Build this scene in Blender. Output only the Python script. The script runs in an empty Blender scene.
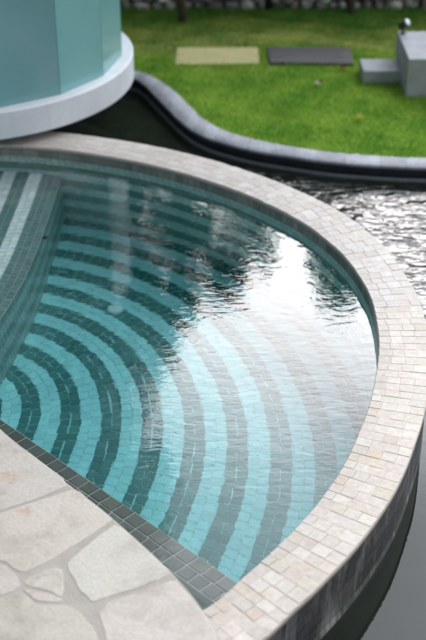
import bpy, math, random
from mathutils import Vector
random.seed(7)
R = math.radians
sc = bpy.context.scene
COL = sc.collection

# ------------------------------------------------------------------ helpers
class MB:
    """collects faces (with a colour each) and links them as one mesh object"""
    def __init__(s): s.v = []; s.f = []; s.c = []; s.sm = []
    def face(s, pts, col=(1, 1, 1), smooth=False):
        n = len(s.v); s.v += [tuple(p) for p in pts]; s.f.append(tuple(range(n, n + len(pts)))); s.c.append(col); s.sm.append(smooth)
    def grid(s, verts, faces, col=(1, 1, 1), smooth=True):
        n = len(s.v); s.v += [tuple(p) for p in verts]
        for f in faces: s.f.append(tuple(n + i for i in f)); s.c.append(col); s.sm.append(smooth)
    def box(s, x0, x1, y0, y1, z0, z1, col=(1, 1, 1)):
        P = [(x0, y0, z0), (x1, y0, z0), (x1, y1, z0), (x0, y1, z0), (x0, y0, z1), (x1, y0, z1), (x1, y1, z1), (x0, y1, z1)]
        s.grid(P, [(0, 3, 2, 1), (4, 5, 6, 7), (0, 1, 5, 4), (1, 2, 6, 5), (2, 3, 7, 6), (3, 0, 4, 7)], col, False)
    def tube(s, path, radii, n=10, col=(1, 1, 1), caps=True):
        rings = []
        for i, p in enumerate(path):
            p = Vector(p)
            a = Vector(path[max(i - 1, 0)]); b = Vector(path[min(i + 1, len(path) - 1)])
            d = (b - a).normalized()
            u = d.cross(Vector((0, 0, 1)))
            if u.length < 1e-3: u = d.cross(Vector((0, 1, 0)))
            u.normalize(); w = d.cross(u)
            rings.append([tuple(p + (u * math.cos(2 * math.pi * k / n) + w * math.sin(2 * math.pi * k / n)) * radii[i]) for k in range(n)])
        V = [q for r in rings for q in r]; F = []
        for i in range(len(path) - 1):
            for k in range(n):
                k2 = (k + 1) % n
                F.append((i * n + k, i * n + k2, (i + 1) * n + k2, (i + 1) * n + k))
        if caps: F += [tuple(range(n))[::-1], tuple((len(path) - 1) * n + k for k in range(n))]
        s.grid(V, F, col, True)
    def prism(s, outline, z0, z1, col=(1, 1, 1), bev=0.0):
        """upright prism over a counter-clockwise outline with a small rounded top edge"""
        n = len(outline)
        def inset(d):
            out = []
            for i in range(n):
                a, b, c = (Vector(outline[(i + k) % n][:2]) for k in (-1, 0, 1))
                e1 = (b - a).normalized(); e2 = (c - b).normalized()
                n1 = Vector((-e1.y, e1.x)); n2 = Vector((-e2.y, e2.x))
                m = (n1 + n2) / max(1 + n1.dot(n2), .35)
                out.append(b + m * d)
            return out
        levels = [(0, z0), (0, z1 - bev)]
        if bev > 0: levels += [(bev * .3, z1 - bev * .3), (bev, z1)]
        V = []; F = []
        for d, z in levels:
            V += [(p[0], p[1], z) for p in (inset(d) if d else outline)]
        L = len(levels)
        for l in range(L - 1):
            for i in range(n):
                j = (i + 1) % n
                F.append((l * n + i, l * n + j, (l + 1) * n + j, (l + 1) * n + i))
        F.append(tuple((L - 1) * n + i for i in range(n)))
        F.append(tuple(range(n))[::-1])
        s.grid(V, F, col, False)
    def tile(s, q, h, inset, col, up=None):
        """one mosaic piece: a quad pushed out by h with slightly sloped edges"""
        q = [Vector(p) for p in q]; c = sum(q, Vector()) / 4
        nrm = (q[1] - q[0]).cross(q[3] - q[0]).normalized()
        if up is not None and nrm.dot(up) < 0: q = q[::-1]; nrm = -nrm
        top = [p + (c - p).normalized() * inset + nrm * h for p in q]
        n = len(s.v); s.v += [tuple(p) for p in q + top]
        for f in [(4, 5, 6, 7)] + [(i, (i + 1) % 4, 4 + (i + 1) % 4, 4 + i) for i in range(4)]:
            s.f.append(tuple(n + i for i in f)); s.c.append(col); s.sm.append(False)
    def build(s, name, mat, parent=None):
        me = bpy.data.meshes.new(name); me.from_pydata(s.v, [], s.f)
        me.polygons.foreach_set('use_smooth', s.sm)
        if any(c != (1, 1, 1) for c in s.c):
            at = me.color_attributes.new('Col', 'FLOAT_COLOR', 'CORNER'); buf = []
            for p, c in zip(me.polygons, s.c): buf += [c[0], c[1], c[2], 1.0] * p.loop_total
            at.data.foreach_set('color', buf)
        me.materials.append(mat); me.update()
        o = bpy.data.objects.new(name, me); COL.objects.link(o)
        if parent: o.parent = parent
        return o

def tag(o, label=None, cat=None, group=None, kind=None):
    if label: o['label'] = label
    if cat: o['category'] = cat
    if group: o['group'] = group
    if kind: o['kind'] = kind
    return o
def empty(name, loc=(0, 0, 0)):
    o = bpy.data.objects.new(name, None); COL.objects.link(o); o.location = loc; return o
def build_local(mb, name, mat, root):
    """build under a root Empty: world coordinates are kept"""
    L = root.location
    mb.v = [(x - L.x, y - L.y, z - L.z) for x, y, z in mb.v]
    return mb.build(name, mat, root)

def jit(c, a=.06):
    k = 1 + random.uniform(-a, a); return tuple(max(0, x * k * (1 + random.uniform(-a, a) * .35)) for x in c)
def lerp_table(t, T):
    if t <= T[0][0]: return T[0][1]
    for (a, x), (b, y) in zip(T, T[1:]):
        if t <= b:
            u = (t - a) / (b - a); u = u * u * (3 - 2 * u) * .3 + u * .7
            return x + (y - x) * u
    return T[-1][1]
def catmull(P, per=6):
    out = []
    for i in range(len(P) - 1):
        p0 = Vector(P[max(i - 1, 0)]); p1 = Vector(P[i]); p2 = Vector(P[i + 1]); p3 = Vector(P[min(i + 2, len(P) - 1)])
        for k in range(per):
            t = k / per
            out.append(.5 * ((2 * p1) + (p2 - p0) * t + (2 * p0 - 5 * p1 + 4 * p2 - p3) * t * t + (3 * p1 - p0 - 3 * p2 + p3) * t ** 3))
    out.append(Vector(P[-1])); return out

# ------------------------------------------------------------------ materials
class NT:
    def __init__(s, name):
        s.m = bpy.data.materials.new(name); s.m.use_nodes = True; s.t = s.m.node_tree; s.t.nodes.clear()
        s.out = s.n('ShaderNodeOutputMaterial')
    def n(s, typ, **kw):
        x = s.t.nodes.new(typ)
        for k, v in kw.items(): setattr(x, k, v)
        return x
    def l(s, a, b): s.t.links.new(a, b)
    def obj(s): return s.n('ShaderNodeTexCoord').outputs['Object']
    def pos(s): return s.n('ShaderNodeNewGeometry').outputs['Position']
    def noise(s, scale, detail=4, rough=.55, vec=None, dist=0):
        x = s.n('ShaderNodeTexNoise'); x.inputs['Scale'].default_value = scale; x.inputs['Detail'].default_value = detail
        x.inputs['Roughness'].default_value = rough; x.inputs['Distortion'].default_value = dist
        s.l(vec if vec is not None else s.pos(), x.inputs['Vector']); return x.outputs['Fac']
    def ramp(s, fac, stops):
        x = s.n('ShaderNodeValToRGB'); e = x.color_ramp.elements
        while len(e) < len(stops): e.new(.5)
        for i, (p, c) in enumerate(stops):
            e[i].position = p; e[i].color = (*c, 1) if len(c) == 3 else c
        s.l(fac, x.inputs[0]); return x.outputs['Color']
    def mix(s, fac, a, b, mode='MIX'):
        x = s.n('ShaderNodeMix', data_type='RGBA', blend_type=mode)
        for i, v in ((0, fac), (6, a), (7, b)):
            if isinstance(v, (int, float)): x.inputs[i].default_value = v
            elif isinstance(v, tuple): x.inputs[i].default_value = (*v, 1)
            else: s.l(v, x.inputs[i])
        return x.outputs[2]
    def math(s, op, a, b=0.0, clamp=False):
        x = s.n('ShaderNodeMath', operation=op, use_clamp=clamp)
        for i, v in ((0, a), (1, b)):
            if isinstance(v, (int, float)): x.inputs[i].default_value = v
            else: s.l(v, x.inputs[i])
        return x.outputs[0]
    def bump(s, h, strength=.3, dist=.01):
        x = s.n('ShaderNodeBump'); x.inputs['Strength'].default_value = strength; x.inputs['Distance'].default_value = dist
        s.l(h, x.inputs['Height']); return x.outputs[0]
    def bsdf(s, col, rough=.6, normal=None, spec=.5, **kw):
        b = s.n('ShaderNodeBsdfPrincipled')
        for k, v in (('Base Color', col), ('Roughness', rough)):
            if isinstance(v, tuple): b.inputs[k].default_value = (*v, 1)
            elif isinstance(v, (int, float)): b.inputs[k].default_value = v
            else: s.l(v, b.inputs[k])
        b.inputs['Specular IOR Level'].default_value = spec
        for k, v in kw.items(): b.inputs[k.replace('_', ' ')].default_value = v
        if normal is not None: s.l(normal, b.inputs['Normal'])
        s.l(b.outputs[0], s.out.inputs['Surface']); return b

def mat_tiles(name, rough=.35, nscale=60, amt=.35, stain=None, bump=.15, spec=.5):
    """mosaic pieces: each piece's own colour, clouded by noise"""
    t = NT(name); a = t.n('ShaderNodeAttribute', attribute_name='Col').outputs['Color']
    n1 = t.noise(nscale, 5, .65); n2 = t.noise(5, 4)
    c = t.mix(amt, a, t.ramp(n1, [(.3, (.45, .45, .45)), (.7, (1.0, 1.0, 1.0))]), 'MULTIPLY')
    c = t.mix(amt * .6, c, t.ramp(n2, [(.35, (.7, .7, .7)), (.65, (1, 1, 1))]), 'MULTIPLY')
    if stain: c = t.mix(t.ramp(t.noise(9, 6, .7), [(.56, (0, 0, 0)), (.72, (.5, .5, .5))]), c, stain)
    t.bsdf(c, rough, t.bump(n1, bump, .003), spec); return t.m

def mat_plain(name, col, rough=.5, nscale=14, amt=.3, bump=.1, metal=0.0, spec=.5):
    t = NT(name); n1 = t.noise(nscale, 6, .65); n2 = t.noise(nscale * 7, 3)
    dark = tuple(x * (1 - amt) for x in col)
    c = t.mix(.35, t.ramp(n1, [(.3, dark), (.7, col)]), t.ramp(n2, [(.3, dark), (.7, col)]))
    t.bsdf(c, rough, t.bump(n2, bump, .004), spec, Metallic=metal); return t.m

M = {}
M['coping'] = mat_tiles('travertine_mosaic', .6, 38, .42, (.50, .38, .27), .35)
M['pool'] = mat_tiles('glazed_mosaic', .3, 70, .4, None, .2)
M['bench'] = M['pool']
M['slate'] = None
M['white'] = mat_plain('white_render', (.72, .74, .78), .6, 9, .12, .12)
t = NT('white_render_weathered')
v = t.n('ShaderNodeMapping'); v.inputs['Scale'].default_value = (9, 9, .9); t.l(t.pos(), v.inputs['Vector'])
n1 = t.noise(1.0, 5, .65, v.outputs[0]); n2 = t.noise(7, 5, .65); n3 = t.noise(60, 3)
c = t.mix(t.ramp(n1, [(.52, (0, 0, 0)), (.74, (.42, .42, .42))]), (.68, .735, .81), (.48, .50, .52))
c = t.mix(.35, c, t.ramp(n2, [(.35, (.56, .60, .66)), (.6, (.71, .77, .85))]))
t.bsdf(c, .65, t.bump(n3, .25, .004)); M['white'] = t.m
M['black'] = mat_plain('black_metal', (.02, .02, .022), .4)
M['steel'] = mat_plain('dark_steel', (.050, .056, .068), .6, 18, .4, .2)
M['gun'] = mat_plain('gun_metal', (.05, .052, .058), .5)
M['concrete'] = mat_plain('grey_concrete', (.40, .435, .49), .8, 7, .38, .4)
M['bark'] = mat_plain('bark', (.13, .10, .075), .9, 22, .6, .8)
M['rock'] = mat_tiles('rubble_stone', .9, 25, .6, None, .6)
M['whiteplastic'] = mat_plain('white_plastic', (.75, .85, .88), .35, 20, .08, .02)

t = NT('slate_cladding')                       # dark outer wall: cut stone with pale lime runs
v = t.n('ShaderNodeMapping'); v.inputs['Scale'].default_value = (9, 9, 1.6); t.l(t.pos(), v.inputs['Vector'])
n1 = t.noise(1.0, 6, .7, v.outputs[0], .6); n2 = t.noise(26, 5, .7)
at = t.n('ShaderNodeAttribute', attribute_name='Col').outputs['Color']
c = t.mix(.7, at, t.ramp(n2, [(.3, (.35, .36, .4)), (.75, (1.3, 1.3, 1.3))]), 'MULTIPLY')
c = t.mix(t.ramp(n1, [(.50, (0, 0, 0)), (.70, (.8, .8, .8))]), c, (.30, .31, .32))
t.bsdf(c, .5, t.bump(n2, .6, .006)); M['slate'] = t.m

t = NT('kerb_stone')                              # grey honed stone, cut in lengths, mottled and weathered
n1 = t.noise(26, 6, .72); n2 = t.noise(5, 4)
c = t.mix(.5, t.ramp(n1, [(.3, (.13, .15, .185)), (.5, (.29, .32, .38)), (.72, (.41, .44, .50))]), t.ramp(n2, [(.32, (.19, .21, .26)), (.65, (.40, .43, .50))]))
at = t.n('ShaderNodeAttribute', attribute_name='Col').outputs['Color']
c = t.mix(1.0, c, at, 'MULTIPLY')
t.bsdf(c, .6, t.bump(n1, .6, .006)); M['kerb'] = t.m
M['kerbface'] = mat_plain('kerb_face_tile', (.060, .070, .088), .6, 14, .6, .3, spec=.25)
M['limeband'] = mat_plain('lime_band', (.17, .20, .24), .5, 30, .5, .2)

def deck_mat(name, base, seam=False):
    t = NT(name); n1 = t.noise(5.5, 7, .62, None, .5); n2 = t.noise(70, 5, .7); n3 = t.noise(2.2, 4); n4 = t.noise(7.0, 3, .5)
    at = t.n('ShaderNodeAttribute', attribute_name='Col').outputs['Color']
    c = t.mix(.75, at, t.ramp(n1, [(.32, (.66, .615, .58)), (.5, (1, .97, .94)), (.7, (1.06, 1.06, 1.05))]), 'MULTIPLY')
    c = t.mix(.35, c, t.ramp(n3, [(.38, (1.0, .97, .93)), (.62, (.985, 1.0, 1.0))]), 'MULTIPLY')
    c = t.mix(.4, c, t.ramp(n2, [(.3, (.6, .58, .55)), (.6, (1.04, 1.03, 1.01))]), 'MULTIPLY')
    c = t.mix(t.ramp(n4, [(.70, (0, 0, 0)), (.78, (.6, .6, .6))]), c, (.42, .22, .10))
    for sx, sy, sr in ((-.79, 3.66, .045), (-.775, 3.62, .02), (-.70, 3.45, .032), (-.86, 3.72, .015)):
        dd = t.n('ShaderNodeVectorMath', operation='DISTANCE'); t.l(t.pos(), dd.inputs[0]); dd.inputs[1].default_value = (sx, sy, .1)
        k = t.math('ADD', t.math('DIVIDE', dd.outputs['Value'], sr), t.math('MULTIPLY', t.math('SUBTRACT', t.noise(45, 3), .5), 2.6))
        c = t.mix(t.ramp(k, [(.25, (.55, .55, .55)), (1.0, (0, 0, 0))]), c, (.40, .24, .14))
    t.bsdf(c, .62, t.bump(t.math('ADD', n1, t.math('MULTIPLY', n2, .35)), .6, .007)); return t.m
M['paving'] = deck_mat('crazy_paving_stone', None)
M['mortar'] = mat_plain('mortar', (.42, .393, .36), .85, 16, .24, .5)

t = NT('lawn_soil')                              # short turf colour: lush near the pond, worn yellow in a band, tree shade painted dark by the wall
p = t.n('ShaderNodeSeparateXYZ'); t.l(t.pos(), p.inputs[0])
n1 = t.noise(2.2, 5, .6); n2 = t.noise(40, 4, .7)
yy = t.math('ADD', p.outputs['Y'], t.math('MULTIPLY', t.math('SUBTRACT', n1, .5), 1.1))
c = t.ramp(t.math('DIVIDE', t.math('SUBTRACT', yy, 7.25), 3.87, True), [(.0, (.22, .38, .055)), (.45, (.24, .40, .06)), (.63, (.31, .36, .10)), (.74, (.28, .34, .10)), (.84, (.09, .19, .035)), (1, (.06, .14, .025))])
c = t.mix(.6, c, t.ramp(n2, [(.3, (.5, .55, .4)), (.7, (1.15, 1.1, 1.0))]), 'MULTIPLY')
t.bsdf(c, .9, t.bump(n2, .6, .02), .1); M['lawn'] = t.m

t = NT('grass_blades')
at = t.n('ShaderNodeAttribute', attribute_name='Col').outputs['Color']
b = t.n('ShaderNodeBsdfDiffuse'); t.l(at, b.inputs[0]); tr = t.n('ShaderNodeBsdfTranslucent'); t.l(at, tr.inputs[0])
mx = t.n('ShaderNodeMixShader'); mx.inputs[0].default_value = .35; t.l(b.outputs[0], mx.inputs[1]); t.l(tr.outputs[0], mx.inputs[2]); t.l(mx.outputs[0], t.out.inputs[0])
M['grass'] = t.m
t = NT('tree_leaves')
at = t.n('ShaderNodeAttribute', attribute_name='Col').outputs['Color']
b = t.n('ShaderNodeBsdfDiffuse'); t.l(at, b.inputs[0]); tr = t.n('ShaderNodeBsdfTranslucent'); t.l(at, tr.inputs[0])
mx = t.n('ShaderNodeMixShader'); mx.inputs[0].default_value = .55; t.l(b.outputs[0], mx.inputs[1]); t.l(tr.outputs[0], mx.inputs[2]); t.l(mx.outputs[0], t.out.inputs[0])
M['leaf'] = t.m

t = NT('ground_soil'); n1 = t.noise(.6, 6, .6)
t.bsdf(t.ramp(n1, [(.3, (.05, .06, .03)), (.7, (.12, .12, .06))]), .95, None, .1); M['soil'] = t.m

# frosted green glass
t = NT('frosted_green_glass')
n1 = t.noise(1.3, 3); n2 = t.noise(180, 2)
c = t.ramp(n1, [(.3, (.33, .66, .71)), (.7, (.40, .75, .79))])
at = t.n('ShaderNodeAttribute', attribute_name='Col').outputs['Color']; c = t.mix(1.0, c, at, 'MULTIPLY')
b = t.bsdf(c, .16, t.bump(n2, .03, .001), .7, Transmission_Weight=.5, IOR=1.45)
M['glass'] = t.m

# pool water: clear, refracting, lightly absorbing, finely rippled
t = NT('pool_water')
p = t.n('ShaderNodeSeparateXYZ'); t.l(t.pos(), p.inputs[0])
mp = t.n('ShaderNodeMapping'); mp.inputs['Scale'].default_value = (.75, 1.5, 1); mp.inputs['Rotation'].default_value = (0, 0, R(12)); t.l(t.pos(), mp.inputs['Vector'])
a = t.noise(15, 2, .5, mp.outputs[0], .3); b2 = t.noise(42, 2, .5, mp.outputs[0], .2); c2 = t.noise(3.2, 1, .5, mp.outputs[0])
h = t.math('ADD', t.math('ADD', t.math('MULTIPLY', a, .42), t.math('MULTIPLY', b2, .15)), t.math('MULTIPLY', c2, .45))
far = t.math('ADD', t.math('MULTIPLY', t.math('DIVIDE', t.math('SUBTRACT', p.outputs['Y'], 4.6), 2.0, True), .09), .165)
g = t.n('ShaderNodeBsdfGlass'); g.inputs['IOR'].default_value = 1.333; g.inputs['Roughness'].default_value = 0.0
t.l(t.bump(t.math('MULTIPLY', h, far), 1.0, .010), g.inputs['Normal']); t.l(g.outputs[0], t.out.inputs['Surface'])
ab = t.n('ShaderNodeVolumeAbsorption'); ab.inputs['Color'].default_value = (.42, .93, .97, 1); ab.inputs['Density'].default_value = .42
t.l(ab.outputs[0], t.out.inputs['Volume']); M['water'] = t.m

# pond water: dark and murky, calm by the pool, choppy further out
t = NT('pond_water')
p = t.n('ShaderNodeSeparateXYZ'); t.l(t.pos(), p.inputs[0])
mp = t.n('ShaderNodeMapping'); mp.inputs['Scale'].default_value = (.6, 1.5, 1); t.l(t.pos(), mp.inputs['Vector'])
a = t.noise(12, 2, .45, mp.outputs[0], .5); c2 = t.noise(4, 2, .5, mp.outputs[0])
calm = t.math('MULTIPLY', t.math('DIVIDE', t.math('SUBTRACT', p.outputs['Y'], 4.6), 1.6, True), t.math('DIVIDE', t.math('ADD', p.outputs['X'], .35), .7, True))
calm = t.math('ADD', t.math('MULTIPLY', calm, 1.0), .014)
h = t.math('MULTIPLY', t.math('ADD', a, t.math('MULTIPLY', c2, .8)), calm)
n1 = t.noise(1.6, 4)
bs = t.bsdf(t.ramp(n1, [(.35, (.009, .013, .010)), (.7, (.017, .022, .017))]), .03, t.bump(h, 1.0, .019), .5, IOR=1.333)
M['pond'] = t.m

# ------------------------------------------------------------------ layout numbers (metres, coping top = 0)
CX, CY = -1.511, 4.877
WATER, POND, FLOOR, LAWN = -.075, -.293, -1.0, -.198
RT = [(-60, 2.36), (-50, 2.352), (-45, 2.322), (-40, 2.307), (-30, 2.288), (-20, 2.27), (-10, 2.275), (0, 2.302), (10, 2.333), (20, 2.347), (30, 2.340), (40, 2.315), (50, 2.293), (60, 2.286), (70, 2.286), (76, 2.295), (84, 2.31), (150, 2.31)]
WT = [(-60, .24), (-45, .236), (12, .235), (28, .262), (150, .264)]
def rin(th): return lerp_table(th, RT)
def rout(th): return rin(th) + lerp_table(th, WT)
def pol(r, th, z): return (CX + r * math.cos(R(th)), CY + r * math.sin(R(th)), z)
EDGE = [(-.955, 7.45), (-.975, 7.1), (-.983, 6.8), (-.998, 6.4), (-1.018, 6.0), (-1.050, 5.7), (-1.100, 5.4), (-1.165, 5.1), (-1.26, 4.85), (-1.40, 4.66), (-1.7, 4.5)]
EC = catmull([(x, y, 0) for x, y in EDGE], 10)
def edge_x(y):
    for a, b in zip(EC, EC[1:]):
        if b.y <= y <= a.y: return a.x + (b.x - a.x) * (y - a.y) / min(b.y - a.y, -1e-6)
    return EC[0].x if y > EC[0].y else EC[-1].x
def inside(x, y, pad=0.0):
    dx, dy = x - CX, y - CY; th = math.degrees(math.atan2(dy, dx))
    if th < -100: th += 360
    return math.hypot(dx, dy) < rin(min(max(th, -60), 150)) + pad and x + y > 3.355 - .1

# ------------------------------------------------------------------ swimming pool
pool = tag(empty('swimming_pool', (CX, CY, FLOOR)), 'semicircular swimming pool with pale stone mosaic rim and green striped tiles', 'swimming pool')
STONE = [(.63, .605, .58), (.66, .645, .63), (.61, .575, .54), (.69, .675, .66), (.62, .59, .56), (.65, .625, .60)]
# coping: loose rows of small stone pieces, radial joints run through
mb = MB(); th = -62.0; bed = MB(); row = 0
while th < 140:
    dth = math.degrees(random.uniform(.050, .064) / 2.4)
    big = row % 23 == 11
    g = .0010 if not big else .0028
    r0, r1 = rin(th + dth / 2), rout(th + dth / 2)
    n = 4; cuts = [0]
    ph = random.uniform(.55, 1.0) * .27
    cuts += [ph + k * .255 + random.uniform(-.025, .025) for k in range(3 if ph < .24 else 3)]
    cuts = [c for c in cuts if c < .93] + [1]
    da = math.degrees(g / 2.4)
    for u0, u1 in zip(cuts, cuts[1:]):
        a0, a1 = r0 + (r1 - r0) * u0 + .0009, r0 + (r1 - r0) * u1 - .0009
        if th < -15 and random.random() < .13: base = (.62, .56, .50)
        else: base = random.choice(STONE)
        base = tuple(b_ * w_ for b_, w_ in zip(base, (.915, .88, .83) if th < 5 else (.87, .865, .86)))
        if u0 == 0: base = tuple(b_ * .93 for b_ in base)             # damp, limed inner edge
        z = -.004 + random.uniform(-.0009, .0009)
        q = [pol(a0, th + da, z), pol(a1, th + da, z + random.uniform(-.0006, .0006)), pol(a1, th + dth - da, z), pol(a0, th + dth - da, z + random.uniform(-.0006, .0006))]
        q = [(p[0] + random.uniform(-.0012, .0012), p[1] + random.uniform(-.0012, .0012), p[2]) for p in q]
        mb.tile(q, .0021, .0009, jit(base, .05), Vector((0, 0, 1)))
    th += dth; row += 1
cop = build_local(mb, 'coping', M['coping'], pool)
# mortar bed and plain lip under the pieces
N = 220; prof = [(0.0, -.030), (0.0, -.006), (.003, -.003)]
V = []; F = []
for i in range(N + 1):
    a = -62 + 202 * i / N
    ri, ro = rin(a), rout(a)
    for r, z in [(ri - .002, -.026), (ri - .002, -.006), (ri + .002, -.003), (ro - .002, -.003), (ro + .002, -.007), (ro + .002, -.026)]: V.append(pol(r, a, z))
for i in range(N):
    for k in range(6): F.append((i * 6 + k, i * 6 + (k + 1) % 6, (i + 1) * 6 + (k + 1) % 6, (i + 1) * 6 + k))
bed.grid(V, F, (.56, .52, .48), True); build_local(bed, 'coping_bed', M['coping'], pool)

LIGHT = [(.315, .66, .685), (.335, .68, .705), (.30, .64, .665)]
WLIGHT = [(.80, .92, .88), (.84, .95, .91), (.76, .88, .84)]
WDARK = [(.24, .38, .34), (.27, .41, .37), (.21, .35, .32)]
DARK = [(.014, .145, .145), (.020, .16, .158), (.011, .13, .132), (.024, .155, .15)]
GREY = [(.24, .26, .24), (.28, .295, .27), (.21, .23, .215), (.32, .33, .30)]
GROUT = (.26, .52, .53)
# inner wall
wl = MB()
rows = [(-.026, -.076)] + [(-.076 - .0525 * k, -.076 - .0525 * (k + 1)) for k in range(18)]
for ri_, (zt, zb) in enumerate(rows):
    th = -60.0 + random.uniform(0, 1)
    while th < 138:
        dth = math.degrees(random.uniform(.044, .050) / 2.31)
        r = rin(th + dth / 2); da = math.degrees(.0016 / 2.31)
        if ri_ == 0: c = jit(random.choice(GREY), .12)
        else: c = jit(random.choice(WDARK if ((ri_) % 4) in (3, 0) else WLIGHT), .1)
        q = [pol(rin(th + da), th + da, zb + .0016), pol(rin(th + dth - da), th + dth - da, zb + .0016), pol(rin(th + dth - da), th + dth - da, zt - .0016), pol(rin(th + da), th + da, zt - .0016)]
        m = Vector(pol(0, 0, 0)) ; cen = Vector(q[0])
        wl.tile(q, .003, .0012, c, Vector((CX - cen.x, CY - cen.y, 0)))
        th += dth
build_local(wl, 'pool_wall', M['pool'], pool)
g = MB(); V = []; F = []
for i in range(N + 1):
    a = -62 + 202 * i / N
    V += [pol(rin(a) + .001, a, -.02), pol(rin(a) + .001, a, -1.2)]
for i in range(N): F.append((2 * i, 2 * i + 1, 2 * i + 3, 2 * i + 2))
g.grid(V, F, GROUT); build_local(g, 'wall_grout', M['pool'], pool)
# outer wall of dark slate courses, pale tide line at the foot
ow = MB(); courses = [(-.026, -.085), (-.085, -.145), (-.145, -.205), (-.205, -.2645)]
for zt, zb in courses:
    th = -62 + random.uniform(0, 4)
    while th < 139:
        dth = math.degrees(random.uniform(.12, .26) / 2.5); da = math.degrees(.0008 / 2.5)
        c = jit(random.choice([(.060, .063, .070), (.075, .077, .082), (.050, .053, .060), (.090, .091, .094)]), .15)
        k = max(2, int(dth / 1.5)); V = []
        for i in range(k + 1):
            a = th + da + (dth - 2 * da) * i / k
            V += [pol(rout(a) - .0035, a, zt - .0008), pol(rout(a) - .0035, a, zb + .0008)]
        ow.grid(V, [(2 * i, 2 * i + 1, 2 * i + 3, 2 * i + 2) for i in range(k)], c)
        th += dth
build_local(ow, 'outer_wall', M['slate'], pool)
g = MB(); V = []; F = []
for i in range(N + 1):
    a = -63 + 204 * i / N
    V += [pol(rout(a) - .006, a, -.02), pol(rout(a) - .006, a, -1.2)]
for i in range(N): F.append((2 * i, 2 * i + 1, 2 * i + 3, 2 * i + 2))
g.grid(V, F, (.03, .03, .033)); build_local(g, 'outer_wall_backing', M['slate'], pool)
g = MB(); V = []; F = []
for i in range(N + 1):
    a = -63 + 204 * i / N; j = .0015 * math.sin(a * 1.7) + .001 * math.sin(a * 4.1)
    V += [pol(rout(a) - .0035, a, -.264), pol(rout(a) - .0005, a, -.2665 + j), pol(rout(a), a, -.5)]
for i in range(N): F += [(3 * i + k, 3 * i + k + 1, 3 * i + k + 4, 3 * i + k + 3) for k in range(2)]
g.grid(V, F, (.06, .07, .062)); build_local(g, 'tide_line', M['slate'], pool)

# floor: concentric rings of pieces, two dark two light, about a centre by the bench
FC = [0.356, 0.0826, 0.0877, -0.0709, 0.2128, -0.0213, 0.0043, 0.0034]
def rfl(k, th):
    t = min(max(th, -55), 88) / 45
    return max(.004, sum(FC[i * 4 + j] * k ** i * t ** j for i in (0, 1) for j in range(4)))
fl = MB()
for i in range(-4, 42):
    k0, k1 = -.25 + i * .25, i * .25
    rm = rfl((k0 + k1) / 2, 10)
    if rm < .03: continue
    n = max(6, int(2 * math.pi * rm / .057)); off = random.random()
    dark = i % 4 in (0, 1)
    for k in range(n):
        a0 = (k + off) / n * 360 - 180; a1 = (k + 1 + off) / n * 360 - 180; am = (a0 + a1) / 2
        rmm = rfl((k0 + k1) / 2, am); x, y = CX + rmm * math.cos(R(am)), CY + rmm * math.sin(R(am))
        if not inside(x, y, .06) or (y > 4.5 and x < edge_x(min(y, 7.4)) - .07): continue
        ga = math.degrees((.0018 if dark else .0006) / rm); j = random.uniform(-.0048, .0048); gp = .0013 if dark else .0006
        def P(kk, a, e):
            r = rfl(kk, a) + e; return (CX + r * math.cos(R(a)), CY + r * math.sin(R(a)), FLOOR + random.uniform(-.0008, .0008))
        q = [P(k0, a0 + ga, gp + j), P(k1, a0 + ga, j - gp), P(k1, a1 - ga, j - gp), P(k0, a1 - ga, gp + j)]
        fl.tile(q, .0015, .0009, jit(random.choice(DARK), .14) if dark else jit(random.choice(LIGHT), .055), Vector((0, 0, 1)))
build_local(fl, 'pool_floor', M['pool'], pool)
g = MB(); g.face([(-4.2, 2.2, FLOOR - .0005), (1.2, 2.2, FLOOR - .0005), (1.2, 7.6, FLOOR - .0005), (-4.2, 7.6, FLOOR - .0005)], GROUT); build_local(g, 'floor_grout', M['pool'], pool)

# shallow bench: striped top following its curved edge, banded face
SH = -.35
bn = MB(); ecs = [Vector((p.x, p.y)) for p in EC]
L = [0]
for a, b in zip(ecs, ecs[1:]): L.append(L[-1] + (b - a).length)
def ept(s):
    for i in range(len(L) - 1):
        if L[i] <= s <= L[i + 1]:
            u = (s - L[i]) / (L[i + 1] - L[i]); p = ecs[i].lerp(ecs[i + 1], u)
            a = ecs[max(i - 2, 0)]; b = ecs[min(i + 3, len(ecs) - 1)]; d = (b - a).normalized()
            return p, Vector((d.y, -d.x))            # normal away from the deep end
    return ecs[-1], Vector((0, 1))
p_, nn = ept(.5)
SGN = 1 if nn.x < 0 else -1
B0 = .043
for rI in range(34):
    s = random.uniform(0, .04)
    dark = rI < 3 or ((rI - 3) % 4) in (2, 3)
    while s < L[-1] - .05:
        ds = .047
        (pa, na), (pb, nb) = ept(s + .0015), ept(s + ds - .0015)
        na, nb = na * SGN, nb * SGN
        d0, d1 = rI * B0 + .0015, (rI + 1) * B0 - .0015
        q2 = [pa + na * d0, pb + nb * d0, pb + nb * d1, pa + na * d1]
        m = sum(q2, Vector((0, 0))) / 4
        if inside(m.x, m.y, .03) and m.y > 4.2:
            q = [(p.x, p.y, SH + random.uniform(-.0006, .0006)) for p in q2]
            bn.tile(q, .003, .0012, jit(random.choice([(.15, .25, .245), (.17, .27, .26), (.13, .23, .225)] if dark else [(.82, .90, .90), (.85, .92, .92), (.78, .87, .88)]), .1), Vector((0, 0, 1)))
        s += ds
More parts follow.
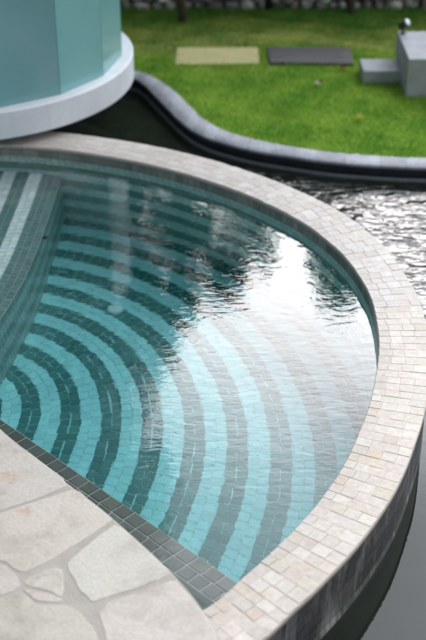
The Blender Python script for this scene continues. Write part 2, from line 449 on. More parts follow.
for rI in range(13):
    s = random.uniform(0, .04); zt = SH - .0 - .0525 * rI; zb = zt - .0525
    dark = rI % 4 in (0, 1) 
    while s < L[-1] - .05:
        (pa, na), (pb, nb) = ept(s + .0015), ept(s + .047 - .0015)
        q = [(pa.x, pa.y, zb + .0015), (pb.x, pb.y, zb + .0015), (pb.x, pb.y, zt - .0015), (pa.x, pa.y, zt - .0015)]
        if inside(pa.x, pa.y, .03):
            bn.tile(q, .003, .0012, jit(random.choice([(.11, .24, .23), (.13, .26, .25)] if dark else [(.28, .46, .45), (.31, .49, .47)]), .1), Vector((-na.x * SGN, -na.y * SGN, 0)))
        s += .047
bench = build_local(bn, 'bench', M['bench'], pool)
g = MB(); pts = [p for p in ecs if inside(p.x, p.y, .25)]
V = [(p.x, p.y, SH - .0005) for p in pts]
g.face(V + [(-1.85, 5.25, SH - .0005), (-3.0, 6.4, SH - .0005), (-2.6, 6.95, SH - .0005), (-1.9, 7.2, SH - .0005), (-1.4, 7.2, SH - .0005)], (.45, .56, .55))
for a, b in zip(pts, pts[1:]): g.face([(a.x - .001, a.y, SH), (a.x - .001, a.y, -1.2), (b.x - .001, b.y, -1.2), (b.x - .001, b.y, SH)], (.2, .3, .29))
build_local(g, 'bench_grout', M['bench'], pool)

# near edge: two rows of dark slate pieces just under the surface along the straight side
ux, uy = -math.sqrt(.5), math.sqrt(.5); nx, ny = -math.sqrt(.5), -math.sqrt(.5)
S0 = Vector((.115, 3.240)); ST = -.092
st = MB(); lg = MB()
for rI in range(2):
    s = -.12 + random.uniform(0, .03)
    while s < 4.6:
        ds = random.uniform(.066, .076)
        o = S0 + Vector((nx, ny)) * (.063 * rI + .002)
        q = [o + Vector((ux, uy)) * (s + .002), o + Vector((ux, uy)) * (s + ds - .002)]
        q += [q[1] + Vector((nx, ny)) * .059, q[0] + Vector((nx, ny)) * .059]
        st.tile([(p.x, p.y, ST + random.uniform(-.001, .001)) for p in q], .004, .002, jit(random.choice([(.045, .085, .072), (.055, .095, .082), (.038, .074, .064)]), .14), Vector((0, 0, 1)))
        s += ds
build_local(st, 'edge_strip', M['pool'], pool)
def along(s, d): p = S0 + Vector((ux, uy)) * s + Vector((nx, ny)) * d; return (p.x, p.y)
g = MB()
a, b, c, d = along(-.12, .0), along(4.6, .0), along(4.6, .128), along(-.12, .128)
V = [(*p, z) for z in (ST - .0005, -1.2) for p in (a, b, c, d)]
g.grid(V, [(0, 1, 2, 3), (0, 4, 5, 1), (3, 2, 6, 7), (1, 5, 6, 2), (0, 3, 7, 4)], (.60, .68, .66), False); build_local(g, 'strip_grout', M['pool'], pool)
g = MB()
a, b, c, d = along(-.12, .128), along(4.6, .128), along(4.6, .5), along(-.12, .5)
V = [(*p, z) for z in (-.16, -1.2) for p in (a, b, c, d)]
g.grid(V, [(0, 1, 2, 3), (3, 2, 6, 7)], (.42, .52, .50), False); build_local(g, 'gutter', M['pool'], pool)

dr = MB(); dc = (-.5665, 6.005)
n = 28
for r0, r1, z0, z1 in ((.0, .040, .010, .010), (.040, .049, .010, .004)):
    for k in range(n):
        a0, a1 = 2 * math.pi * k / n, 2 * math.pi * (k + 1) / n
        pts = [(dc[0] + r0 * math.cos(a0), dc[1] + r0 * math.sin(a0), FLOOR + z0), (dc[0] + r1 * math.cos(a0), dc[1] + r1 * math.sin(a0), FLOOR + z1), (dc[0] + r1 * math.cos(a1), dc[1] + r1 * math.sin(a1), FLOOR + z1), (dc[0] + r0 * math.cos(a1), dc[1] + r0 * math.sin(a1), FLOOR + z0)]
        dr.face(pts[1:] if r0 == 0 and False else (pts if r0 else [pts[0], pts[1], pts[2]]), smooth=False)
build_local(dr, 'floor_drain', mat_plain('drain_cover', (.50, .68, .70), .4, 30, .15, .05), pool)
ps, ns = ept(.98); nz = MB()
nz.tube([(-.999, 6.30, SH - .045), (-.975, 6.30, SH - .045)], [.014, .012], 14); build_local(nz, 'wall_jet', M['black'], pool)

# pool water: closed body that runs a little into the tiled shell
w = MB(); out = [pol(rin(a) + .012, a, 0)[:2] for a in [(-50 + 188 * i / 120) for i in range(121)]]
out += [(-3.42, 6.36), along(4.0, .40), along(-.1, .40)]
n = len(out)
w.grid([(*p, WATER) for p in out] + [(*p, -1.05) for p in out], [tuple(range(n)), tuple(range(n, 2 * n))[::-1]] + [((i + 1) % n, i, n + i, n + (i + 1) % n) for i in range(n)], smooth=False)
tag(w.build('pool_water', M['water']), 'clear turquoise swimming pool water with fine ripples', 'water', kind='structure')

# ------------------------------------------------------------------ pond, lawn, ground
g = MB(); V = []; F = []; K = 96; rings = 14
for k in range(K):
    a = 360 * k / K - 180
    for j in range(2):
        rr = (rout(min(max(a, -60), 140)) - .03) if j == 0 else 9.0
        if j == 0 and (a < -60 or a > 140): rr = 2.2
        V.append((CX + rr * math.cos(R(a)), CY + rr * math.sin(R(a)), POND))
for k in range(K):
    k2 = (k + 1) % K; F.append((2 * k, 2 * k + 1, 2 * k2 + 1, 2 * k2))
g.grid(V, F, smooth=False); tag(g.build('pond_water', M['pond']), 'dark pond water around the pool reflecting sky and trees', 'pond', kind='structure')
g = MB(); g.face([(-400, -400, -1.6), (400, -400, -1.6), (400, 500, -1.6), (-400, 500, -1.6)]); tag(g.build('ground', M['soil']), kind='structure')
KB = [(-3.387, 9.870), (-2.129, 9.676), (-1.161, 9.405), (-0.638, 9.136), (-0.509, 9.041), (-0.387, 8.855), (-0.293, 8.676), (-0.168, 8.360), (-0.087, 8.148), (0.007, 7.977), (0.160, 7.811), (0.323, 7.703), (0.557, 7.589), (0.787, 7.504), (1.116, 7.435), (1.419, 7.402), (2.129, 7.354), (3.290, 7.373), (5.322, 7.547)]
KF = [(-3.387, 9.676), (-2.129, 9.482), (-1.161, 9.212), (-0.677, 8.989), (-0.542, 8.834), (-0.438, 8.574), (-0.318, 8.266), (-0.235, 8.060), (-0.139, 7.875), (-0.035, 7.748), (0.105, 7.632), (0.316, 7.506), (0.546, 7.412), (0.773, 7.332), (1.096, 7.267), (1.393, 7.234), (2.129, 7.180), (3.290, 7.199), (5.322, 7.373)]
kb = catmull([(x, y, 0) for x, y in KB], 6); kf = catmull([(x, y, 0) for x, y in KF], 6)
g = MB()
for a, b in zip(kb, kb[1:]): g.face([(a.x, a.y - .02, LAWN), (b.x, b.y - .02, LAWN), (b.x * 1.0, 12.0, LAWN), (a.x, 12.0, LAWN)])
g.face([(-60, 12, LAWN), (60, 12, LAWN), (60, 200, LAWN), (-60, 200, LAWN)])
g.face([(5.5, 7.78, LAWN), (60, 7.78, LAWN), (60, 12, LAWN), (5.5, 12, LAWN)]); g.face([(-60, 10.18, LAWN), (-3.5, 10.18, LAWN), (-3.5, 12, LAWN), (-60, 12, LAWN)])
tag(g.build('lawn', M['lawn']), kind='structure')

kr = tag(empty('garden_kerb', (0, 8, POND)), 'low curving dark stone kerb between the pond and the green lawn', 'kerb')
g = MB(); V = []; F = []; n = len(kb)
for a, b in zip(kb, kf):
    u = (b - a).normalized()
    V += [(a.x, a.y, LAWN - .03), (a.x, a.y, -0.1900), (a.x + u.x * .004, a.y + u.y * .004, -0.1860), (b.x - u.x * .004, b.y - u.y * .004, -0.1860), (b.x, b.y, -0.1895), (b.x, b.y, -0.2085), (b.x - u.x * .014, b.y - u.y * .014, -0.2090)]
off_ = 0
for i in range(n - 1):                                    # every length of stone its own shade, a dark joint between
    m_ = i % 4; sh = (.82, .95, 1.05, .9, 1.0, .86, 1.08)[(i // 4) % 7]
    quad = V[7 * i:7 * i + 14]
    if m_ == 0:                                           # narrow joint
        mid = [tuple(Vector(p).lerp(Vector(q), .035)) for p, q in zip(quad[:7], quad[7:])]
        g.grid(quad[:7] + mid, [(k, k + 1, k + 8, k + 7) for k in range(6)], (.35, .35, .35)); quad = mid + quad[7:]
    g.grid(quad, [(k, k + 1, k + 8, k + 7) for k in range(6)], (sh, sh, sh))
build_local(g, 'kerb_coping', M['kerb'], kr)
g = MB(); V = []; F = []
for a, b in zip(kb, kf):
    u = (b - a).normalized(); V += [(b.x - u.x * .012, b.y - u.y * .012, -0.2030), (b.x - u.x * .012, b.y - u.y * .012, -0.2705), (b.x - u.x * .016, b.y - u.y * .016, -0.2710)]
for i in range(n - 1): F += [(3 * i + k, 3 * i + k + 1, 3 * i + k + 4, 3 * i + k + 3) for k in range(2)]
g.grid(V, F); build_local(g, 'kerb_face', M['kerbface'], kr)
g = MB(); V = []; F = []
for a, b in zip(kb, kf):
    u = (b - a).normalized(); V += [(b.x - u.x * .012, b.y - u.y * .012, -0.2710), (b.x - u.x * .002, b.y - u.y * .002, -0.2725), (b.x, b.y, -0.2820), (b.x, b.y, -.6)]
for i in range(n - 1): F += [(4 * i + k, 4 * i + k + 1, 4 * i + k + 5, 4 * i + k + 4) for k in range(3)]
g.grid(V, F); build_local(g, 'tide_band', M['limeband'], kr)

# grass blades
g = MB()
def kerb_y(x):
    for a, b in zip(kb, kb[1:]):
        if a.x <= x <= b.x: return a.y + (b.y - a.y) * (x - a.x) / max(b.x - a.x, 1e-6)
    return 7.8
V = []; F = []; C = []
cnt = 0
while cnt < 100000:
    x = random.uniform(-1.3, 2.5); y = random.uniform(7.25, 10.88)
    if y < kerb_y(x) - .004: continue
    if .435 < x < 1.14 and 9.24 < y < 9.68: continue
    if -.31 < x < .382 and 9.28 < y < 9.695 and random.random() < (.93 if -.28 < x < .35 and 9.31 < y < 9.66 else .62): continue
    if 1.15 < x < 1.50 and 8.83 < y < 9.14: continue
    if 1.42 < x < 2.05 and 8.54 < y < 9.23: continue
    wob = math.sin(x * 3.1 + y * 2.2) * .18 + math.sin(x * 7.3 - y * 5.1) * .08
    yy = y + wob
    if yy > 10.40: c = (.12, .28, .055); hh = .038  # tree shade by the wall put into the blade colour
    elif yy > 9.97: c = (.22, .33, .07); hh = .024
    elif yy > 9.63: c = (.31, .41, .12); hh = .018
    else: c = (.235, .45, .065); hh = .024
    if random.random() < .06: c = (.34, .31, .13)
    pn = math.sin(x * 5.3 + 1.7 * math.sin(y * 3.9)) * math.sin(y * 6.1 + 1.3 * math.sin(x * 4.7)) + .5 * math.sin(x * 17 + y * 11) * math.sin(y * 19 - x * 7)
    c = (c[0] * (1 + .30 * pn), c[1] * (1 + .13 * pn), c[2] * (1 + .15 * pn)); hh *= 1 - .3 * pn
    if (.41 < x < 1.17 and 9.215 < y < 9.70) or (1.13 < x < 1.50 and 8.80 < y < 9.14) or (1.40 < x < 2.05 and 8.51 < y < 9.25): hh *= 1.7
    if y < kerb_y(x) + .03 and random.random() < .5: hh *= 1.6
    c = jit(c, .34)
    h = hh * random.uniform(.6, 1.25); a = random.uniform(0, 6.28); wd = random.uniform(.0022, .004)
    lx, ly = random.uniform(-.8, .8) * h, random.uniform(-.8, .8) * h
    g.face([(x - wd * math.cos(a), y - wd * math.sin(a), LAWN - .002), (x + wd * math.cos(a), y + wd * math.sin(a), LAWN - .002), (x + lx, y + ly, LAWN + h)], c); cnt += 1
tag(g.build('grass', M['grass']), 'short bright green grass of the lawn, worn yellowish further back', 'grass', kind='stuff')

# ------------------------------------------------------------------ stone deck in the near corner
DZ = .10
DE = [(-3.30, 6.36), (-2.0, 5.08), (-.97, 4.067), (-.818, 3.896), (-.538, 3.597), (-.396, 3.445), (-.187, 3.186), (-.078, 3.027), (-.027, 2.933), (.007, 2.874), (.023, 2.800), (.030, 2.6), (.030, 1.8), (.03, -1.5)]
de = [(p.x, p.y) for p in catmull([(x, y, 0) for x, y in DE], 5)]
outl = (de + [(-6, -1.5), (-6, 6.36)])[::-1]
def ccw(o): return o if sum(a[0] * b[1] - b[0] * a[1] for a, b in zip(o, o[1:] + o[:1])) > 0 else o[::-1]
outl = ccw(outl)
dk = tag(empty('deck', (-2, 2, DZ)), 'pale crazy paved stone deck with a curved edge over the pool', 'deck', kind='structure')
g = MB(); g.prism(outl, DZ - .055, DZ - .0008, (.37, .355, .345), .008); build_local(g, 'mortar_bed', M['mortar'], dk)
g = MB()
base = ccw([along(-.55, .36), along(6, .36), (-6, 6.0), (-6, -1.3), (-.15, -1.3), (-.15, 2.6)])
g.prism(base, -1.25, DZ - .05, (.2, .2, .2)); build_local(g, 'deck_base', M['mortar'], dk)
STN = [
    [(-1.075, 4.208), (-0.808, 3.882), (-0.547, 3.609), (-0.669, 3.52), (-0.791, 3.456), (-0.929, 3.4)],
    [(-0.521, 3.579), (-0.403, 3.439), (-0.371, 3.406), (-0.435, 3.328), (-0.574, 3.186), (-0.663, 3.12), (-0.728, 3.181), (-0.898, 3.227), (-0.925, 3.378), (-0.788, 3.434), (-0.663, 3.502)],
    [(-0.351, 3.378), (-0.193, 3.181), (-0.149, 3.115), (-0.25, 3.051), (-0.356, 3.008), (-0.408, 2.98), (-0.454, 3.037), (-0.497, 3.125), (-0.509, 3.171), (-0.415, 3.307)],
    [(-0.535, 3.15), (-0.512, 3.037), (-0.519, 3.003), (-0.563, 3.037), (-0.649, 3.066), (-0.633, 3.1)],
    [(-0.893, 3.201), (-0.739, 3.16), (-0.682, 3.105), (-0.665, 3.056), (-0.692, 3.027), (-0.749, 3.003), (-0.855, 2.989)],
    [(-0.653, 3.042), (-0.571, 3.018), (-0.51, 2.989), (-0.523, 2.98), (-0.598, 2.989)],
    [(-0.85, 2.961), (-0.688, 3.003), (-0.657, 3.022), (-0.595, 2.961), (-0.494, 2.961), (-0.451, 2.933), (-0.39, 2.851), (-0.37, 2.764), (-0.371, 2.483), (-0.764, 2.483)],
    [(-0.131, 3.09), (-0.085, 3.022), (-0.03, 2.924), (0.003, 2.86), (0.016, 2.785), (0.015, 2.483), (-0.19, 2.483), (-0.291, 2.639), (-0.332, 2.764), (-0.358, 2.851), (-0.384, 2.928), (-0.354, 2.98), (-0.242, 3.032)],
    [(-1.10, 4.19), (-.96, 3.42), (-1.5, 3.3), (-1.75, 3.9), (-1.6, 4.60), (-1.36, 4.42)], [(-.95, 3.36), (-.92, 2.98), (-1.4, 2.8), (-1.6, 3.2)],
    [(-1.66, 4.68), (-1.82, 3.95), (-2.6, 3.8), (-2.9, 4.9), (-2.35, 5.35)], [(-.80, 2.45), (-.88, 2.93), (-1.4, 2.75), (-1.3, 2.2)], [(.012, 2.44), (-.75, 2.44), (-.9, 2.0), (.012, 1.9)],
]
for k, P in enumerate(STN):
    P = ccw(P); n = len(P); P2 = []
    for i in range(n):                                             # rounded, slightly wavering outline
        a, b = Vector(P[i]), Vector(P[(i + 1) % n])
        e_ = (b - a).normalized()
        for u in (.12, .31, .5, .69, .88):
            q = a.lerp(b, u) + (Vector((e_.y, -e_.x)) * .004 if k != 7 else Vector((0, 0))); w_ = .0035 * math.sin(q.x * 61 + q.y * 47) * (1 - abs(2 * u - 1)) 
            P2.append((q.x + w_, q.y + w_ * .6))
    c = jit(random.choice([(.495, .476, .445), (.505, .48, .447), (.482, .466, .437)]), .05)
    g.prism(P2, DZ - .010, DZ + .001, c, .0025)
build_local(g, 'paving_stones', M['paving'], dk)
sc_dir = None

# ------------------------------------------------------------------ round balcony with glass screen
bc = Vector((-1.79, 8.23)); BR = 1.225
bal = tag(empty('round_balcony', (bc.x, bc.y, .065)), 'round white balcony with tall frosted green glass screen beside the pool', 'balcony')
g = MB(); nseg = 96
lev = [(.75, .066), (BR - .006, .066), (BR, .074), (BR, .244), (BR - .010, .252), (0.02, .252)]
V = []; F = []
for r, z in lev: V += [(bc.x + r * math.cos(2 * math.pi * k / nseg), bc.y + r * math.sin(2 * math.pi * k / nseg), z) for k in range(nseg)]
for l in range(len(lev) - 1):
    for k in range(nseg): F.append((l * nseg + k, l * nseg + (k + 1) % nseg, (l + 1) * nseg + (k + 1) % nseg, (l + 1) * nseg + k))
g.grid(V, F, smooth=False); sl = build_local(g, 'slab', M['white'], bal)
g = MB(); g.tube([(bc.x - .25, bc.y + .2, -1.5), (bc.x - .25, bc.y + .2, .07)], [.62, .62], 40); build_local(g, 'support_column', M['kerbface'], bal)
GR = 1.152
for k in range(-6, 9):
    a0 = -24.1 + 21.7 * k + .16; a1 = a0 + 21.7 - .32
    p0 = bc + Vector((math.cos(R(a0)), math.sin(R(a0)))) * GR; p1 = bc + Vector((math.cos(R(a1)), math.sin(R(a1)))) * GR
    m = ((p0 + p1) / 2 - bc).normalized() * .010
    o4 = [p0, p1, p1 - m, p0 - m]
    g = MB(); g.prism(ccw([(p.x, p.y) for p in o4]), .253, 1.40, ((.80, .80, .80), (.98, .99, .98), (.93, .95, .93))[(k + 8) % 3], 0); build_local(g, 'glass_panel', M['glass'], bal)

# ------------------------------------------------------------------ things on the lawn
root = tag(empty('hatch_cover', (.784, 9.453, LAWN)), 'dark grey rectangular hatch cover lying flat in the lawn', 'cover')
g = MB(); g.prism(ccw([(.453, 9.273), (1.125, 9.247), (1.127, 9.642), (.445, 9.666)]), LAWN - .02, LAWN + .028, (1, 1, 1), .006); build_local(g, 'plate', M['steel'], root)
for x in (.518, 1.055):
    g = MB()
    g.box(x - .040, x + .040, 9.415, 9.472, LAWN + .0265, LAWN + .031); build_local(g, 'handle', M['gun'], root)
t = NT('tan_board'); n1 = t.noise(14, 6, .7); n2 = t.noise(4, 3)
t.bsdf(t.mix(t.ramp(n2, [(.40, (0, 0, 0)), (.68, (.55, .55, .55))]), t.ramp(n1, [(.3, (.46, .42, .22)), (.7, (.60, .55, .32))]), (.40, .42, .18)), .9, t.bump(n1, .5, .01), .1)
g = MB(); g.prism(ccw([(-.302, 9.274), (.369, 9.296), (.373, 9.695), (-.299, 9.695)]), LAWN - .02, LAWN + .012, (1, 1, 1), .003)
tag(g.build('ground_board', t.m), 'tan weathered board lying flat in the grass beside the dark hatch cover', 'board')
def slab_block(name, x0, x1, y0, y1, zt, lab):
    g = MB(); g.prism([(x0, y0), (x1, y0), (x1, y1), (x0, y1)], LAWN - .05, zt, (1, 1, 1), .006); return tag(g.build(name, M['concrete']), lab, 'concrete block')
slab_block('concrete_block', 1.151, 1.471, 8.839, 9.125, LAWN + .106, 'low flat concrete block on the grass beside the taller block')
slab_block('concrete_block', 1.442, 2.03, 8.544, 9.21, LAWN + .300, 'tall concrete block on the lawn carrying a small black spotlight')
sp = tag(empty('spotlight', (1.480, 9.153, LAWN + .30)), 'small black garden spotlight standing on the tall concrete block', 'spotlight')
g = MB(); g.tube([(1.480, 9.153, LAWN + .299), (1.480, 9.153, LAWN + .307)], [.028, .026], 14); g.tube([(1.480, 9.153, LAWN + .305), (1.480, 9.153, LAWN + .350)], [.008, .008], 8); build_local(g, 'stand', M['black'], sp)
g = MB(); d = Vector((.55, -.45, .55)).normalized(); c0 = Vector((1.480, 9.153, LAWN + .370))
g.tube([c0 - d * .045, c0 - d * .035, c0 + d * .04], [.016, .026, .032], 16); build_local(g, 'lamp_head', M['black'], sp)
g = MB(); g.tube([c0 + d * .0405, c0 + d * .043], [.027, .026], 16); build_local(g, 'lens', M['whiteplastic'], sp)
gp = tag(empty('garden_post', (.489, 10.527, LAWN)), 'slim grey post with a black foot standing before the stone wall', 'post')
g = MB(); g.tube([(.489, 10.527, LAWN + .09), (.489, 10.527, LAWN + 1.0)], [.022, .022], 12); build_local(g, 'shaft', M['concrete'], gp)
g = MB(); g.tube([(.489, 10.527, LAWN - LAWN + .305), (.489, 10.527, LAWN + .088), (.489, 10.527, LAWN + .095)], [.034, .034, .024], 14); build_local(g, 'foot', M['black'], gp)
g = MB(); g.tube([(.489, 10.527, LAWN + 1.0), (.489, 10.527, LAWN + 1.12), (.489, 10.527, LAWN + 1.14)], [.034, .034, .01], 14); build_local(g, 'lamp_cap', M['black'], gp)
def leaf(x, y, size, col, lab, name='fallen_leaf', cat='leaf'):
    g = MB(); n = 10; a0 = random.uniform(0, 6)
    pts = []
    for k in range(n):
        a = 2 * math.pi * k / n; r = size * (.5 + .5 * abs(math.cos(a))) * (1 + .2 * math.sin(3 * a))
        pts.append((x + r * math.cos(a + a0), y + r * math.sin(a + a0), LAWN + .03 + .018 * math.cos(a) ** 2))
    for k in range(n): g.face([pts[k], pts[(k + 1) % n], (x, y, LAWN + .028)], jit(col, .15), True)
    tag(g.build(name, M['grass']), lab, cat)
leaf(.793, 8.766, .035, (.60, .55, .48), 'pale curled fallen leaf in the middle of the lawn, below the hatch cover')
leaf(.817, 8.80, .02, (.10, .05, .03), 'tiny dark brown leaf touching the pale curled leaf')
leaf(1.029, 9.153, .05, (.12, .07, .035), 'brown fallen leaf by the near right corner of the hatch cover')
leaf(1.049, 8.072, .04, (.48, .42, .10), 'yellow fallen leaf on the grass close to the kerb')

# ------------------------------------------------------------------ rubble wall
rw = MB(); rnd = random.Random(3)
def rock(mb, x, y, z, sx, sy, sz, col):
    V = []; F = []; nu, nv = 7, 5
    jj = [rnd.uniform(.8, 1.15) for _ in range(nu * nv + 2)]
    V.append((x, y, z - sz * jj[0]))
    for j in range(1, nv):
        ph = math.pi * j / nv - math.pi / 2
        for i in range(nu):
            a = 2 * math.pi * (i + .5 * (j % 2)) / nu; k = jj[(j - 1) * nu + i]
            V.append((x + sx * k * math.cos(ph) ** .6 * math.cos(a), y + sy * k * math.cos(ph) ** .6 * math.sin(a), z + sz * k * math.sin(ph)))
    V.append((x, y, z + sz * jj[-1])); T_ = len(V) - 1
    for i in range(nu): F.append((0, 1 + (i + 1) % nu, 1 + i))
    for j in range(nv - 2):
        for i in range(nu): F.append((1 + j * nu + i, 1 + j * nu + (i + 1) % nu, 1 + (j + 1) * nu + (i + 1) % nu, 1 + (j + 1) * nu + i))
    for i in range(nu): F.append((T_, 1 + (nv - 2) * nu + i, 1 + (nv - 2) * nu + (i + 1) % nu))
    mb.grid(V, F, col, False)
z = LAWN + .03
while z < .50:
    x = -3.6 + rnd.uniform(0, .1); hgt = rnd.uniform(.038, .06)
    while x < 4.6:
        wd = rnd.uniform(.03, .085)
        rock(rw, x + wd, 10.855 + rnd.uniform(-.03, .03), z + rnd.uniform(-.015, .02), wd * 1.02, .09, hgt * 1.0, jit(rnd.choice([(.38, .36, .35), (.24, .23, .23), (.50, .48, .46), (.15, .145, .14), (.66, .64, .62), (.30, .28, .27)]), .12))
        x += 2 * wd
    z += 2 * hgt * .86
wroot = tag(empty('stone_wall', (.5, 10.89, LAWN)), 'rough grey rubble stone wall along the far end of the lawn', 'wall')
build_local(rw, 'rubble', M['rock'], wroot)
g = MB(); g.box(-3.8, 4.8, 10.865, 11.06, LAWN - .1, .52, (.07, .065, .06)); build_local(g, 'wall_core', M['rock'], wroot)

# ------------------------------------------------------------------ trees beyond the lawn (seen as trunks and as reflections)
def tree(x, y, h0, h1, rad, trunk, lab, n=2600, name='garden_tree', leafs=.07, seed=1, cols=((.14, .22, .11), (.18, .28, .12), (.10, .17, .08)), lean=(0, 0), squash=1.0, ncl=16):
    rn = random.Random(seed)
    root = tag(empty(name, (x, y, LAWN)), lab, 'tree', 'trees beyond the lawn')
    g = MB(); top = Vector((x + lean[0], y + lean[1], h0 + (h1 - h0) * .55))
    path = [Vector((x, y, LAWN - .05)), Vector((x + rn.uniform(-.03, .03), y, LAWN + (h0 - LAWN) * .5)), Vector((x + lean[0] * .5, y + lean[1] * .5, h0)), top]
    g.tube(path, [trunk * 1.25, trunk, trunk * .8, trunk * .3], 10)
    cen = []
    for i in range(ncl):
        a = rn.uniform(0, 6.28); t_ = rn.uniform(0, 1); zz = h0 + (h1 - h0) * t_
        rr = rad * math.sqrt(max(0.05, 1 - (2 * t_ - .9) ** 2)) * rn.uniform(.35, .85)
        e = Vector((x + lean[0] + rr * math.cos(a), y + lean[1] + rr * math.sin(a) * squash, zz)); cen.append(e)
        s = path[2].lerp(top, rn.uniform(0, .8)); mid = s.lerp(e, .55) + Vector((0, 0, -.05 * rad))
        g.tube([s, mid, e], [trunk * .35, trunk * .22, trunk * .06], 6)
    build_local(g, 'trunk', M['bark'], root)
    g = MB()
    for i in range(n):
        c = rn.choice(cen); rr = rad * .42
        while True:
            d = Vector((rn.uniform(-1, 1), rn.uniform(-1, 1), rn.uniform(-1, 1)))
            if d.length < 1: break
        p = c + Vector((d.x * rr, d.y * rr, d.z * rr * .75))
        u = Vector((rn.uniform(-1, 1), rn.uniform(-1, 1), rn.uniform(-.6, .6))).normalized(); v = u.cross(Vector((rn.uniform(-1, 1), rn.uniform(-1, 1), rn.uniform(-1, 1)))).normalized()
        s = leafs * rn.uniform(.6, 1.2); col = tuple(k * rn.uniform(.75, 1.3) for k in rn.choice(cols))
        g.face([p - u * s, p + v * s * .5, p + u * s, p - v * s * .5], col)
    build_local(g, 'crown', M['leaf'], root)

tree(-2.47, 12.3, 2.1, 10.2, 1.95, .15, 'tall broad dark tree behind the round balcony', 18000, leafs=.15, seed=11, ncl=60)
tree(-2.85, 14.2, 4.0, 15.0, 2.0, .17, 'tallest dark tree standing furthest back beyond the round balcony', 14000, leafs=.17, seed=22, ncl=56)
tree(-1.15, 12.0, .1, 2.6, .68, .05, 'low bushy tree beyond the pond, half hidden by the round balcony', 14000, leafs=.085, seed=21, ncl=40, cols=((.16, .32, .09), (.20, .38, .10), (.12, .25, .07)))
tree(-4.6, 12.8, 1.4, 8.5, 1.9, .16, 'tall dark tree furthest left beyond the lawn', 4000, leafs=.16, seed=12)
tree(-.62, 12.1, .5, 4.6, .44, .05, 'slim mid green tree just right of the balcony glass', 3300, leafs=.07, seed=13, ncl=34)
tree(-.264, 10.41, .7, 3.2, .46, .033, 'young tree with thin brown trunk standing on the lawn behind the tan board', 3300, leafs=.06, seed=14, lean=(-.05, .2), ncl=34, cols=((.15, .26, .11), (.19, .31, .12), (.11, .20, .08)))
tree(.93, 14.2, 1.2, 3.75, .75, .06, 'bushy tree beyond the wall behind the grey garden post', 5000, leafs=.08, seed=15, ncl=24)
tree(1.24, 10.64, .9, 3.05, .38, .030, 'slender young tree with pale trunk close to the stone wall', 6000, leafs=.06, seed=16, ncl=22, cols=((.15, .26, .11), (.19, .31, .12), (.11, .20, .08)))
tree(2.1, 12.6, .7, 1.75, .5, .05, 'low round tree beyond the wall above the concrete blocks', 2000, leafs=.06, seed=17)
tree(3.4, 13.5, .9, 3.2, .9, .07, 'spreading tree furthest right beyond the wall', 3000, leafs=.08, seed=18)
tree(.20, 13.2, .6, 4.75, .70, .06, 'dense tree beyond the wall between the trunk and the post', 6000, leafs=.075, seed=19, ncl=30)

# ------------------------------------------------------------------ camera, light, render
cam = bpy.data.cameras.new('camera'); co = bpy.data.objects.new('camera', cam); COL.objects.link(co)
co.location = (0, 0, 3.0); co.rotation_euler = (R(90 - 31), 0, 0)
cam.sensor_fit = 'VERTICAL'; cam.sensor_height = 36; cam.sensor_width = 24; cam.lens = 1200 / 640 * 36
cam.clip_start = .05; cam.clip_end = 1500
cam.dof.use_dof = True; cam.dof.focus_distance = 5.35; cam.dof.aperture_fstop = 1.55
sc.camera = co
SUN_EL, SUN_AZ = 52, 95            # azimuth clockwise from +Y
sun = bpy.data.lights.new('sun', 'SUN'); sun.energy = SUN_E = .5; sun.angle = R(40); sun.color = (1, .96, .91)
so = bpy.data.objects.new('sun', sun); COL.objects.link(so)
dv = Vector((math.sin(R(SUN_AZ)) * math.cos(R(SUN_EL)), math.cos(R(SUN_AZ)) * math.cos(R(SUN_EL)), math.sin(R(SUN_EL))))
so.rotation_euler = dv.to_track_quat('Z', 'Y').to_euler(); so.location = (3, 6, 12)
wd = bpy.data.worlds.new('World'); sc.world = wd; wd.use_nodes = True; nt = wd.node_tree; nt.nodes.clear()
o = nt.nodes.new('ShaderNodeOutputWorld'); bg = nt.nodes.new('ShaderNodeBackground'); sky = nt.nodes.new('ShaderNodeTexSky'); hs = nt.nodes.new('ShaderNodeHueSaturation')
sky.sky_type = 'NISHITA'; sky.sun_disc = False; sky.sun_elevation = R(SUN_EL); sky.sun_rotation = R(SUN_AZ); sky.air_density = 1.0; sky.dust_density = 3.0; sky.ozone_density = 1.0
hs.inputs['Saturation'].default_value = .14; bg.inputs['Strength'].default_value = .12
LOBE_GAIN, BACK, FRONT, BROAD, SIDE = 34.0, .88, .55, 5.5, 7.5
LOBE_EL, LOBE_A = 18.5, .922
# bright lobes added to the sky to put sheen on pool and pond
tc = nt.nodes.new('ShaderNodeTexCoord'); dt = nt.nodes.new('ShaderNodeSeparateXYZ')
def ramp_(sock, f0, f1, t0, t1):
    m = nt.nodes.new('ShaderNodeMapRange'); m.interpolation_type = 'SMOOTHSTEP'
    for k, v_ in (('From Min', f0), ('From Max', f1), ('To Min', t0), ('To Max', t1)): m.inputs[k].default_value = v_
    nt.links.new(sock, m.inputs['Value']); return m.outputs[0]
def mul_(a, b, op='MULTIPLY'):
    m = nt.nodes.new('ShaderNodeMath'); m.operation = op
    for i, v_ in enumerate((a, b)):
        if isinstance(v_, float): m.inputs[i].default_value = v_
        else: nt.links.new(v_, m.inputs[i])
    return m.outputs[0]
nt.links.new(tc.outputs['Generated'], dt.inputs[0])
lb = nt.nodes.new('ShaderNodeVectorMath'); lb.operation = 'DOT_PRODUCT'; lb.inputs[1].default_value = (math.cos(R(LOBE_EL)) * .07, math.cos(R(LOBE_EL)), math.sin(R(LOBE_EL)))
nt.links.new(tc.outputs['Generated'], lb.inputs[0])
sky_lobe = ramp_(lb.outputs['Value'], LOBE_A, .9976, 0.0, 1.0)      # lobe added low in front, where the pool mirrors the sky
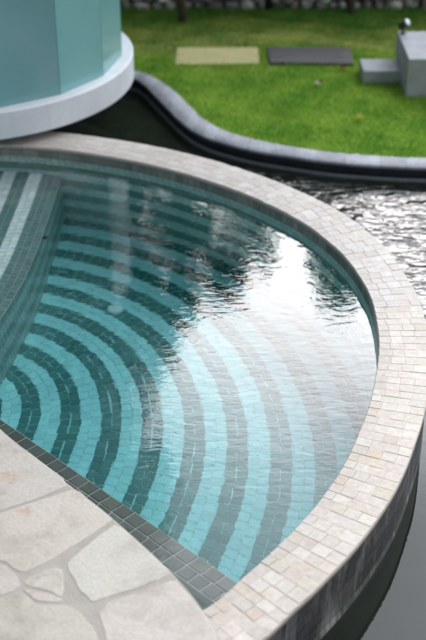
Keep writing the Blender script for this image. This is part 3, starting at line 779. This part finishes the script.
lb2 = nt.nodes.new('ShaderNodeVectorMath'); lb2.operation = 'DOT_PRODUCT'; lb2.inputs[1].default_value = (math.sin(R(27)) * math.cos(R(36)), math.cos(R(27)) * math.cos(R(36)), math.sin(R(36)))
nt.links.new(tc.outputs['Generated'], lb2.inputs[0])
warm = sky_lobe
sky_lobe = mul_(mul_(mul_(sky_lobe, LOBE_GAIN), mul_(ramp_(lb.outputs['Value'], .58, .93, 0.0, 1.0), BROAD), 'ADD'), mul_(ramp_(lb2.outputs['Value'], .88, .98, 0.0, 1.0), SIDE), 'ADD')  # wide and side lobes, also added for the water reflections
cover = mul_(sky_lobe, ramp_(dt.outputs['Y'], -.25, .6, BACK, FRONT), 'ADD')
cn = nt.nodes.new('ShaderNodeTexNoise'); cn.inputs['Scale'].default_value = 2.4; cn.inputs['Detail'].default_value = 5
cm = nt.nodes.new('ShaderNodeMapRange')
for k, v_ in (('From Min', .3), ('From Max', .7), ('To Min', .78), ('To Max', 1.2)): cm.inputs[k].default_value = v_
ml = nt.nodes.new('ShaderNodeMath'); ml.operation = 'MULTIPLY'; vs = nt.nodes.new('ShaderNodeVectorMath'); vs.operation = 'SCALE'
L_ = nt.links.new
L_(tc.outputs['Generated'], cn.inputs['Vector']); L_(cn.outputs['Fac'], cm.inputs['Value'])
L_(cover, ml.inputs[0]); L_(cm.outputs[0], ml.inputs[1])
L_(sky.outputs[0], hs.inputs['Color']); 
tn = nt.nodes.new('ShaderNodeMix'); tn.data_type = 'RGBA'; tn.blend_type = 'MULTIPLY'; tn.inputs[0].default_value = 1; tn.inputs[7].default_value = (.98, .99, 1.01, 1)
wm = nt.nodes.new('ShaderNodeMix'); wm.data_type = 'RGBA'; wm.inputs[6].default_value = (.98, .99, 1.01, 1); wm.inputs[7].default_value = (1.06, .99, .94, 1)
L_(warm, wm.inputs[0]); L_(wm.outputs[2], tn.inputs[7]); L_(hs.outputs[0], tn.inputs[6]); L_(tn.outputs[2], vs.inputs[0]); L_(ml.outputs[0], vs.inputs['Scale']); L_(vs.outputs[0], bg.inputs[0]); nt.links.new(bg.outputs[0], o.inputs[0])
sc.render.engine = 'CYCLES'
sc.view_settings.view_transform = 'Standard'; sc.view_settings.look = 'None'; sc.view_settings.exposure = .05; sc.view_settings.gamma = 1.0
sc.view_settings.use_curve_mapping = False
sc.cycles.use_denoising = True
try: sc.cycles.denoiser = 'OPENIMAGEDENOISE'
except Exception: pass
sc.cycles.max_bounces = 14; sc.cycles.transmission_bounces = 12; sc.cycles.diffuse_bounces = 5; sc.cycles.glossy_bounces = 6; sc.cycles.transparent_max_bounces = 12
sc.cycles.caustics_refractive = True; sc.cycles.caustics_reflective = True; sc.cycles.blur_glossy = .3; sc.cycles.sample_clamp_indirect = 8
